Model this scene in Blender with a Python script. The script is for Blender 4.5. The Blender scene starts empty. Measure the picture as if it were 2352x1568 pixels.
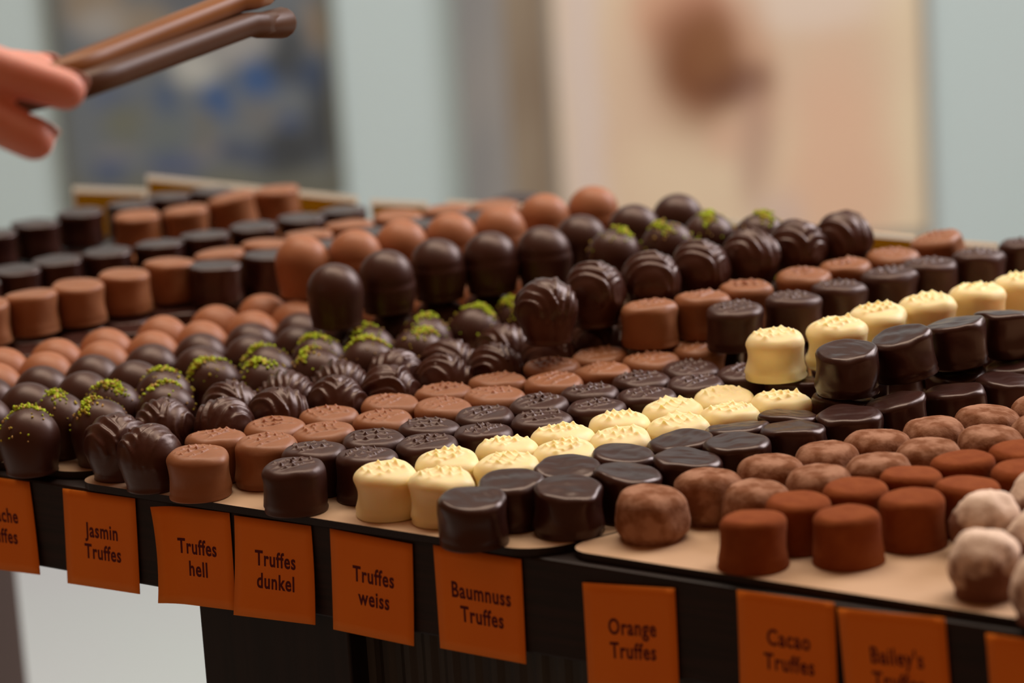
import bpy, bmesh, math, random
from mathutils import Vector, Matrix, noise, Euler
R = math.radians
random.seed(11)
sc = bpy.context.scene
C = sc.collection

# ------------------------------------------------------------------ camera
FPX, PITCH, ROLL, CAMH = 7006.7, 0.23079, 0.06345, 0.37526
cam_d = bpy.data.cameras.new('camera'); cam = bpy.data.objects.new('camera', cam_d); C.objects.link(cam)
cam_d.sensor_width = 36.0
cam_d.lens = FPX * 36.0 / 2352.0
fw = Vector((0, math.cos(PITCH), -math.sin(PITCH)))
r0 = Vector((1, 0, 0)); u0 = Vector((0, math.sin(PITCH), math.cos(PITCH)))
cr, sr = math.cos(ROLL), math.sin(ROLL)
rt = r0 * cr - u0 * sr          # image x axis
up = r0 * sr + u0 * cr          # image y axis (up)
M = Matrix((rt, up, -fw)).transposed().to_4x4()
M.translation = Vector((0, 0, CAMH))
cam.matrix_world = M
cam_d.clip_start = 0.02; cam_d.clip_end = 60
cam_d.dof.use_dof = True
cam_d.dof.focus_distance = 1.375
cam_d.dof.aperture_fstop = 6.0
sc.camera = cam

# ------------------------------------------------------------------ light and exposure
sc.view_settings.view_transform = 'Standard'; sc.view_settings.look = 'None'
sc.view_settings.gamma = 1.0; sc.view_settings.exposure = 0.0
sc.view_settings.use_curve_mapping = False
w = bpy.data.worlds.new('shop_light'); sc.world = w; w.use_nodes = True
w.node_tree.nodes['Background'].inputs[0].default_value = (1.0, 0.43, 0.19, 1)
w.node_tree.nodes['Background'].inputs[1].default_value = 0.185

def area(name, loc, target, sx, sy, power, color):
    d = bpy.data.lights.new(name, 'AREA'); d.shape = 'RECTANGLE'; d.size = sx; d.size_y = sy
    d.energy = power; d.color = color
    o = bpy.data.objects.new(name, d); C.objects.link(o)
    o.location = loc
    o.rotation_euler = (Vector(target) - Vector(loc)).to_track_quat('-Z', 'Y').to_euler()
    return o
area('window_light', (2.3, 3.0, 1.7), (0.0, 1.5, 0.0), 1.7, 1.5, 78, (1.0, 0.94, 0.97))
area('overhead_fill', (0.2, 2.0, 1.9), (0.0, 1.5, 0.0), 2.2, 0.9, 44, (1.0, 0.86, 0.70))  # added unseen fill from above, brightens the table tops and the left side
area('wall_fill', (0.3, 3.4, 1.7), (0.1, 5.0, -0.5), 3.0, 0.6, 26, (0.97, 1.0, 1.0))  # added unseen fill that only brightens the back wall

# ------------------------------------------------------------------ helpers
def V(*a): return Vector(a)
A = R(-36.5)
E1 = V(math.cos(A), math.sin(A), 0); E2 = V(-math.sin(A), math.cos(A), 0); ORG = V(-0.0378, 1.2487, 0)
def T(s, q, z=0.0): return ORG + E1 * s + E2 * q + V(0, 0, z)      # along the front edge, back from it, up

def mat(name, col, rough=0.5, spec=0.5, noise_scale=0, noise_amt=0.0, col2=None, bump=0.0, bump_scale=400, sss=0.0, sss_col=None,
        coat=0.0, metal=0.0, wave=None, stint=None):
    m = bpy.data.materials.new(name); m.use_nodes = True
    nt = m.node_tree; b = nt.nodes['Principled BSDF']
    b.inputs['Base Color'].default_value = (*col, 1); b.inputs['Roughness'].default_value = rough
    b.inputs['Specular IOR Level'].default_value = spec; b.inputs['Metallic'].default_value = metal
    b.inputs['Coat Weight'].default_value = coat
    if stint: b.inputs['Specular Tint'].default_value = (*stint, 1)
    tc = nt.nodes.new('ShaderNodeTexCoord')
    if sss:
        b.inputs['Subsurface Weight'].default_value = sss
        b.inputs['Subsurface Radius'].default_value = sss_col or (1, .5, .2)
        b.inputs['Subsurface Scale'].default_value = 0.006
    if noise_scale:
        n = nt.nodes.new('ShaderNodeTexNoise'); n.inputs['Scale'].default_value = noise_scale; n.inputs['Detail'].default_value = 4
        nt.links.new(tc.outputs['Object'], n.inputs['Vector'])
        r = nt.nodes.new('ShaderNodeValToRGB'); r.color_ramp.elements[0].position = 0.5 - noise_amt; r.color_ramp.elements[1].position = 0.5 + noise_amt
        r.color_ramp.elements[0].color = (*(col2 or col), 1); r.color_ramp.elements[1].color = (*col, 1)
        nt.links.new(n.outputs['Fac'], r.inputs['Fac']); nt.links.new(r.outputs['Color'], b.inputs['Base Color'])
    if wave:
        wv = nt.nodes.new('ShaderNodeTexNoise'); wv.inputs['Scale'].default_value = 1.0; wv.inputs['Detail'].default_value = 5
        mp = nt.nodes.new('ShaderNodeMapping'); mp.inputs['Scale'].default_value = wave
        nt.links.new(tc.outputs['Object'], mp.inputs['Vector']); nt.links.new(mp.outputs['Vector'], wv.inputs['Vector'])
        r = nt.nodes.new('ShaderNodeValToRGB'); r.color_ramp.elements[0].position = 0.38; r.color_ramp.elements[1].position = 0.62
        r.color_ramp.elements[0].color = (*(col2 or col), 1); r.color_ramp.elements[1].color = (*col, 1)
        nt.links.new(wv.outputs['Fac'], r.inputs['Fac']); nt.links.new(r.outputs['Color'], b.inputs['Base Color'])
    if bump:
        n2 = nt.nodes.new('ShaderNodeTexNoise'); n2.inputs['Scale'].default_value = bump_scale; n2.inputs['Detail'].default_value = 3
        nt.links.new(tc.outputs['Object'], n2.inputs['Vector'])
        bp = nt.nodes.new('ShaderNodeBump'); bp.inputs['Strength'].default_value = 0.6; bp.inputs['Distance'].default_value = bump
        nt.links.new(n2.outputs['Fac'], bp.inputs['Height']); nt.links.new(bp.outputs['Normal'], b.inputs['Normal'])
    return m

CT = (1.0, .80, .72)
MT = {
 'dark': mat('dark_chocolate', (.050, .0150, .0095), .42, .5, 90, .25, (.032, .0095, .0065), .0002, 260, stint=CT),
 'darkball': mat('dark_chocolate_shell', (.052, .0165, .0105), .40, .5, 60, .25, (.040, .0120, .008), .0001, 300, stint=CT),
 'ridged': mat('dark_chocolate_coating', (.058, .0175, .0105), .34, .5, 80, .25, (.042, .0125, .008), .0002, 260, stint=CT),
 'walnut': mat('glossy_dark_chocolate', (.040, .0120, .0085), .31, .5, 70, .25, (.026, .0085, .0065), .0003, 150, stint=CT),
 'milk': mat('milk_chocolate', (.305, .128, .058), .45, .4, 80, .25, (.26, .102, .043), .0002, 260, sss=.15, sss_col=(1, .35, .15), stint=CT),
 'milkball': mat('milk_chocolate_shell', (.37, .150, .070), .46, .4, 60, .25, (.33, .125, .056), .0001, 300, sss=.15, sss_col=(1, .35, .15), stint=CT),
 'white': mat('white_chocolate', (.90, .77, .44), .45, .35, 70, .25, (.89, .74, .39), .0002, 200, sss=.6, sss_col=(1, .60, .22)),
 'orange': mat('pale_cocoa_dust', (.36, .19, .12), .95, .1, 120, .09, (.20, .08, .038), .0005, 600),
 'cocoa': mat('rusty_cocoa_dust', (.25, .070, .020), .95, .1, 110, .2, (.19, .045, .013), .0004, 700),
 'sugar': mat('sugar_dusted_chocolate', (.74, .58, .47), .9, .2, 100, .10, (.17, .070, .042), .0008, 350),
 'green': mat('pistachio_green', (.52, .66, .03), .7, .3, 900, .2, (.40, .56, .02)),
 'yellow': mat('pistachio_yellow', (.66, .56, .06), .7, .3, 900, .2, (.38, .30, .03)),
 'tan': mat('pistachio_tan', (.56, .36, .13), .75, .3),
 'board': mat('dark_stained_wood', (.020, .009, .007), .55, .25, col2=(.010, .006, .005), wave=(14, 14, 420)),
 'groove': mat('dark_ribbed_panel', (.032, .030, .026), .55, .4, col2=(.020, .018, .016), wave=(260, 260, 5)),
 'post': mat('near_black_wood', (.012, .007, .006), .5, .3, col2=(.006, .004, .004), wave=(200, 200, 8)),
 'tray': mat('pale_gold_card', (.62, .42, .27), .45, .5, 45, .3, (.55, .36, .22)),
 'tray_edge_shadow': mat('card_edge_and_shadow', (.012, .008, .010), .5, .3),  # dark card edge, with the shadow gap under the tray painted into it
 'card': mat('orange_card', (.80, .215, .012), .7, .25, 30, .3, (.76, .19, .010)),
 'ink': mat('dark_red_ink', (.085, .006, .010), .7, .2),
 'acrylic': mat('pale_card_border', (.88, .80, .66), .5, .4),
 'ochre': mat('ochre_card', (.55, .34, .04), .6, .3),
 'wall': mat('pale_wall_paint', (.56, .70, .69), .8, .3, 1.6, .3, (.60, .71, .72)),
 'floor': mat('pale_floor', (.56, .59, .61), .6, .3, 2.5, .2, (.55, .62, .61)),
 'leg': mat('grey_brown_leg', (.10, .07, .06), .6, .3),
 'skin': mat('skin', (.80, .38, .30), .5, .4, 60, .3, (.76, .29, .22), .0002, 500, sss=.3, sss_col=(1, .3, .15)),
 'nail': mat('fingernail', (.78, .45, .38), .25, .5),
 'sleeve': mat('white_sleeve', (.7, .7, .68), .8, .2),
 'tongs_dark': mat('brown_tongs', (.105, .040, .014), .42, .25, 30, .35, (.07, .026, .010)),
 'tongs': mat('highlit_tongs', (.27, .095, .014), .42, .25, 30, .35, (.20, .066, .011)),  # lighter copy of the brown: orange highlight painted into the upper arm
}

def translucent(m, col, amt):
    nt = m.node_tree; b = nt.nodes['Principled BSDF']; out = nt.nodes['Material Output']
    tr = nt.nodes.new('ShaderNodeBsdfTranslucent'); tr.inputs['Color'].default_value = (*col, 1)
    mx = nt.nodes.new('ShaderNodeMixShader'); mx.inputs[0].default_value = amt
    nt.links.new(b.outputs[0], mx.inputs[1]); nt.links.new(tr.outputs[0], mx.inputs[2]); nt.links.new(mx.outputs[0], out.inputs['Surface'])
translucent(MT['acrylic'], (.80, .76, .68), .7); translucent(MT['ochre'], (.62, .42, .06), .75)
# icing sugar lies on the crown, the flanks are bare in places
nt = MT['sugar'].node_tree
geo = nt.nodes.new('ShaderNodeTexCoord'); sep = nt.nodes.new('ShaderNodeSeparateXYZ'); nt.links.new(geo.outputs['Object'], sep.inputs[0])
ma = nt.nodes.new('ShaderNodeMath'); ma.operation = 'MULTIPLY_ADD'; ma.inputs[1].default_value = 22.0; ma.inputs[2].default_value = -.33
nt.links.new(sep.outputs['Z'], ma.inputs[0])
rmp = [n for n in nt.nodes if n.type == 'VALTORGB'][0]; nz_ = rmp.inputs['Fac'].links[0].from_socket
ad = nt.nodes.new('ShaderNodeMath'); ad.operation = 'ADD'; nt.links.new(nz_, ad.inputs[0]); nt.links.new(ma.outputs[0], ad.inputs[1]); nt.links.new(ad.outputs[0], rmp.inputs['Fac'])

def link(me, name, parent=None, m=None):
    o = bpy.data.objects.new(name, me); C.objects.link(o)
    if m is not None and not me.materials:
        for x in (m if isinstance(m, (list, tuple)) else [m]): me.materials.append(x)
    if parent: o.parent = parent
    return o
def tag(o, label, cat, group=None, kind=None):
    o['label'] = label; o['category'] = cat
    if group: o['group'] = group
    if kind: o['kind'] = kind
    return o
def empty(name, loc=(0, 0, 0), rz=0.0):
    o = bpy.data.objects.new(name, None); C.objects.link(o); o.location = loc; o.rotation_euler = (0, 0, rz); o.empty_display_size = .02
    return o
def pymesh(name, vs, fs, smooth=True):
    me = bpy.data.meshes.new(name); me.from_pydata([tuple(v) for v in vs], [], fs); me.update()
    bm = bmesh.new(); bm.from_mesh(me); bmesh.ops.recalc_face_normals(bm, faces=bm.faces); bm.to_mesh(me); bm.free()
    if smooth:
        for p in me.polygons: p.use_smooth = True
    return me
def box_me(name, s0, s1, q0, q1, z0, z1, bev=0.0, org=None, world=False):
    """box in table coordinates (or plain world coordinates)"""
    bm = bmesh.new()
    f = (lambda s, q, z: V(s, q, z)) if world else (lambda s, q, z: T(s, q, z))
    vs = [bm.verts.new(f(s, q, z)) for s in (s0, s1) for q in (q0, q1) for z in (z0, z1)]
    for idx in ((0, 1, 3, 2), (4, 6, 7, 5), (0, 4, 5, 1), (2, 3, 7, 6), (0, 2, 6, 4), (1, 5, 7, 3)):
        bm.faces.new([vs[i] for i in idx])
    bmesh.ops.recalc_face_normals(bm, faces=bm.faces)
    if bev: bmesh.ops.bevel(bm, geom=bm.edges[:], offset=bev, segments=2, affect='EDGES', profile=.5)
    me = bpy.data.meshes.new(name); bm.to_mesh(me); bm.free()
    return me
def local(o_me, org):
    """shift mesh data so that its origin is ORG"""
    for v in o_me.vertices: v.co -= Vector(org)
    return o_me
def put(name, me, org, m, parent=None):
    local(me, org); o = link(me, name, None, m)
    if parent is not None:
        o.parent = parent; o.location = Vector(org) - parent.location
    else: o.location = org
    return o

# ------------------------------------------------------------------ the setting
tag(link(box_me('floor', -4, 4, .2, 5.3, -.95, -.90, world=True), 'floor', None, MT['floor']), 'pale grey shop floor under the display table', 'floor', kind='structure')
tag(link(box_me('wall_back', -4, 4, 5.0, 5.1, -.90, 1.9, world=True), 'wall_back', None, MT['wall']), 'pale grey green wall behind the display table', 'wall', kind='structure')

# ------------------------------------------------------------------ wall pictures and uprights
def blotch(name, base, spots, soft=.35, nz=3.0, amt=.25):
    """a printed picture: soft coloured blobs around given points of the object's own x-z plane"""
    m = bpy.data.materials.new(name); m.use_nodes = True; nt = m.node_tree; b = nt.nodes['Principled BSDF']
    b.inputs['Roughness'].default_value = .6
    tc = nt.nodes.new('ShaderNodeTexCoord')
    n = nt.nodes.new('ShaderNodeTexNoise'); n.inputs['Scale'].default_value = nz; n.inputs['Detail'].default_value = 2
    nt.links.new(tc.outputs['Object'], n.inputs['Vector'])
    ad = nt.nodes.new('ShaderNodeMixRGB'); ad.blend_type = 'LINEAR_LIGHT'; ad.inputs[0].default_value = .035 * amt / .25
    nt.links.new(tc.outputs['Object'], ad.inputs[1]); nt.links.new(n.outputs['Color'], ad.inputs[2])
    cur = None
    for (x, z, sx, sz, col, st) in spots:
        mp = nt.nodes.new('ShaderNodeMapping'); mp.vector_type = 'POINT'
        mp.inputs['Scale'].default_value = (1 / sx, 0, 1 / sz); mp.inputs['Location'].default_value = (-x / sx, 0, -z / sz)
        nt.links.new(ad.outputs['Color'], mp.inputs['Vector'])
        ln = nt.nodes.new('ShaderNodeVectorMath'); ln.operation = 'LENGTH'; nt.links.new(mp.outputs['Vector'], ln.inputs[0])
        mr = nt.nodes.new('ShaderNodeMapRange'); mr.interpolation_type = 'SMOOTHSTEP'
        mr.inputs['From Min'].default_value = 1 + soft; mr.inputs['From Max'].default_value = 1 - soft
        mr.inputs['To Min'].default_value = 0; mr.inputs['To Max'].default_value = st
        nt.links.new(ln.outputs['Value'], mr.inputs['Value'])
        mx = nt.nodes.new('ShaderNodeMixRGB'); nt.links.new(mr.outputs['Result'], mx.inputs[0])
        if cur is None: mx.inputs[1].default_value = (*base, 1)
        else: nt.links.new(cur, mx.inputs[1])
        mx.inputs[2].default_value = (*col, 1); cur = mx.outputs['Color']
    nt.links.new(cur, b.inputs['Base Color'])
    return m

def framed(name, x0, x1, z0, z1, y, fr, depth, m_in, m_fr, label, cat, off=(0, 0)):
    t = empty(name, ((x0 + x1) / 2, y, z0)); tag(t, label, cat)
    put('print', box_me('print', x0 + fr, x1 - fr, y - depth * .6, y, z0 + fr, z1 - fr, world=True), (x0 + off[0], y, z0 + off[1]), m_in, t)
    bm = bmesh.new()
    for (a, b_, c, d) in ((x0, x1, z0, z0 + fr), (x0, x1, z1 - fr, z1), (x0, x0 + fr, z0 + fr, z1 - fr), (x1 - fr, x1, z0 + fr, z1 - fr)):
        vs = [bm.verts.new((xx, yy, zz)) for xx in (a, b_) for yy in (y - depth, y) for zz in (c, d)]
        for idx in ((0, 1, 3, 2), (4, 6, 7, 5), (0, 4, 5, 1), (2, 3, 7, 6), (0, 2, 6, 4), (1, 5, 7, 3)): bm.faces.new([vs[i] for i in idx])
    bmesh.ops.recalc_face_normals(bm, faces=bm.faces)
    me = bpy.data.meshes.new('frame'); bm.to_mesh(me); bm.free()
    put('frame', me, (x0, y, z0), m_fr, t)
    return t

WY = 4.998
# poster: x .09...72, bottom z -.66; coordinates below are relative to its lower corner
poster_m = blotch('poster_print', (0.81, 0.65, 0.451), [
  (.045, .24, .035, .60, (0.76, 0.65, 0.573), .9), (.59, .22, .05, .60, (0.86, 0.74, 0.512), .8),
  (.125, .22, .05, .20, (0.71, 0.51, 0.366), .6), (.42, .30, .15, .10, (0.73, 0.54, 0.390), .7), (.43, .40, .12, .05, (0.83, 0.70, 0.586), .8),
  (.17, .12, .07, .07, (0.83, 0.67, 0.464), .8),
  (.46, .13, .085, .17, (0.81, 0.52, 0.354), .75), (.45, .06, .10, .07, (0.81, 0.54, 0.366), .5),
  (.325, .28, .035, .13, (0.63, 0.38, 0.244), .8), (.19, .40, .055, .075, (0.68, 0.37, 0.232), .85), (.255, .38, .05, .06, (0.61, 0.29, 0.183), .85),
  (.235, .29, .085, .115, (.42, .19, .10), .6), (.232, .300, .060, .090, (.22, .075, .022), .98), (.292, .268, .058, .036, (.17, .06, .025), .95), (.262, .33, .045, .055, (.27, .11, .04), .85),
  (.32, .16, .028, .10, (0.51, 0.33, 0.244), .65), (.27, .17, .03, .03, (0.73, 0.44, 0.305), .5), (.36, .03, .04, .05, (0.66, 0.52, 0.464), .6)],
  soft=.62, nz=7, amt=.15)
framed('wall_poster', .088, .716, -.665, .28, WY, .012, .014, poster_m, mat('shadowed_grey_frame', (.30, .29, .26), .6), 'large beige and pink poster with a brown patch on the pale back wall', 'poster', (.012, .012))  # frame grey darkened to stand in for its thin shadow
TANc, LGR, BLU, OLV, DRK = (.32, .25, .16), (.40, .40, .38), (.035, .10, .26), (.16, .17, .12), (.035, .04, .045)
sp = [(.02, .30, .05, .05, TANc, .8), (.045, .256, .05, .03, LGR, .7), (.104, .253, .05, .04, TANc, .7), (.183, .182, .035, .035, (.48, .50, .46), .95),
  (.253, .215, .05, .035, LGR, .8), (.287, .153, .035, .028, BLU, .95), (.211, .121, .03, .03, BLU, .9), (.123, .127, .022, .032, (.065, .11, .20), .9),
  (.043, .135, .035, .018, (.09, .13, .23), .8), (.054, .097, .035, .035, OLV, .8), (.319, .031, .05, .04, DRK, .9), (.135, .022, .04, .025, (.08, .11, .20), .9),
  (.025, .018, .03, .022, (.065, .10, .19), .9), (.038, .045, .04, .01, (.22, .22, .23), .8), (.201, .035, .045, .012, (.22, .21, .22), .8),
  (.388, .234, .022, .04, (.28, .20, .12), .9), (.335, .188, .03, .05, DRK, .8), (.372, .143, .03, .03, (.04, .065, .12), .9), (.384, .073, .03, .06, DRK, .9),
  (.282, .094, .03, .025, (.17, .17, .165), .7), (.182, .072, .012, .035, (.17, .165, .13), .9), (.123, .068, .03, .03, (.14, .17, .16), .7),
  (.33, .08, .02, .014, (.05, .08, .17), .9), (.25, .03, .04, .02, (.06, .08, .13), .9), (.20, .32, .07, .05, (.11, .115, .13), .7)]
board_m = blotch('collage_print', (.150, .175, .19), [(.20, -.04, .36, .045, (.15, .155, .115), .9)] + sp, soft=.5, nz=14, amt=.2)
framed('wall_collage', -.726, -.258, -.535, .28, WY, .016, .012, board_m, mat('olive_grey_frame', (.145, .150, .115), .6, col2=(.12, .125, .10), noise_scale=8, noise_amt=.3), 'dark grey and blue collage picture in an olive frame on the back wall', 'picture', (.055, .055))
for n, x0, x1, m, lb in (('upright_board', -.058, .018, mat('grey_board', (.24, .25, .25), .6, col2=(.31, .30, .28), wave=(26, 1, 3)), 'grey upright board fixed to the back wall beside the collage'),
                         ('upright_board', .018, .088, mat('tan_board', (.33, .27, .19), .6, col2=(.24, .18, .12), wave=(30, 1, 3)), 'tan brown upright board fixed to the back wall against the poster')):
    tag(put(n, box_me(n, x0, x1, WY - .03, WY, -.90, .9, world=True), (x0, WY, -.90), m), lb, 'board', 'uprights on the back wall')

# ------------------------------------------------------------------ display table
tb = empty('display_table', T(0, .2, -.90), A); tag(tb, 'dark wooden display table full of truffles with orange cards on its edge', 'table')
def tpart(name, me, org, m):
    for v in me.vertices: v.co -= Vector(org)
    o = link(me, name, None, m); o.parent = tb
    mi = Matrix.Rotation(-A, 4, 'Z')
    o.location = mi @ (Vector(org) - tb.location); o.rotation_euler = (0, 0, -A)
    return o
tpart('table_top', box_me('table_top', -.84, .70, .0, .452, -.047, -.0038, .0012), T(0, 0, -.04), MT['board'])
tpart('corner_post', box_me('corner_post', -.144, -.056, .004, .42, -.90, -.047, .001), T(-.1, .1, -.9), MT['post'])
# grooved panel
vs, fs = [], []
s0, s1, n = -.056, .70, 252
for i in range(n + 1):
    s = s0 + (s1 - s0) * i / n; ph = i % 4
    q = .016 + (.0016 if ph in (1, 2) else 0)
    vs += [T(s, q, -.90), T(s, q, -.047)]
for i in range(n): fs.append((2 * i, 2 * i + 2, 2 * i + 3, 2 * i + 1))
k = len(vs); vs += [T(s0, .42, -.90), T(s0, .42, -.047), T(s1, .42, -.90), T(s1, .42, -.047)]
fs += [(0, 1, k + 1, k), (2 * n, k + 2, k + 3, 2 * n + 1), (k, k + 1, k + 3, k + 2)]
tpart('ribbed_panel', local_me := pymesh('ribbed_panel', vs, fs, False), T(.3, .1, -.9), MT['groove'])
for s in (-.80,):
    tpart('leg', box_me('leg', s, s + .093, .34, .43, -.90, -.047, .002), T(s, .4, -.9), MT['leg'])
    tpart('leg', box_me('leg', s, s + .093, .01, .10, -.90, -.047, .002), T(s, .05, -.9), MT['leg'])

# ------------------------------------------------------------------ card trays
def tray(s0, s1, q0, q1, label, shear=.379, rad=.016, z1=.0, th=.0034):
    cs = [(s0, q0), (s1, q0), (s1, q1), (s0, q1)]
    loop = []
    for i, c in enumerate(cs):
        cx = c[0] + (rad if i in (0, 3) else -rad); cy = c[1] + (rad if i in (0, 1) else -rad)
        a0 = (math.pi, 1.5 * math.pi, 0, .5 * math.pi)[i]
        for k in range(9):
            a = a0 + k / 8 * math.pi / 2; s, q = cx + rad * math.cos(a), cy + rad * math.sin(a)
            loop.append((s + shear * (q - q0), q))
    n = len(loop); vs = [T(s, q, z1) for s, q in loop] + [T(s + 0, q, z1 - th * .25) for s, q in loop] + [T(s, q, z1 - th) for s, q in loop]
    fs = [tuple(range(n)), tuple(range(3 * n - 1, 2 * n - 1, -1))]
    for i in range(n):
        j = (i + 1) % n; fs += [(i, j, n + j, n + i), (n + i, n + j, 2 * n + j, 2 * n + i)]
    me = pymesh('tray', vs, fs, False)
    me.materials.append(MT['tray']); me.materials.append(MT['tray_edge_shadow'])
    for i, p in enumerate(me.polygons): p.material_index = 0 if p.normal.z > .9 else 1
    o = put('card_tray', me, T((s0 + s1) / 2, q0, -.003), None)
    return tag(o, label, 'tray', 'thin card trays under the truffles')
tray(-.50, -.213, .007, .43, 'thin pale gold card tray under the pistachio and plain ball truffles')
tray(-.2125, .0555, -.0035, .43, 'thin pale gold card tray under the ridged, milk, dark and ivory truffles')
tray(.0600, .60, .004, .43, 'thin pale gold card tray under the dusty cocoa truffles')
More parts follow.
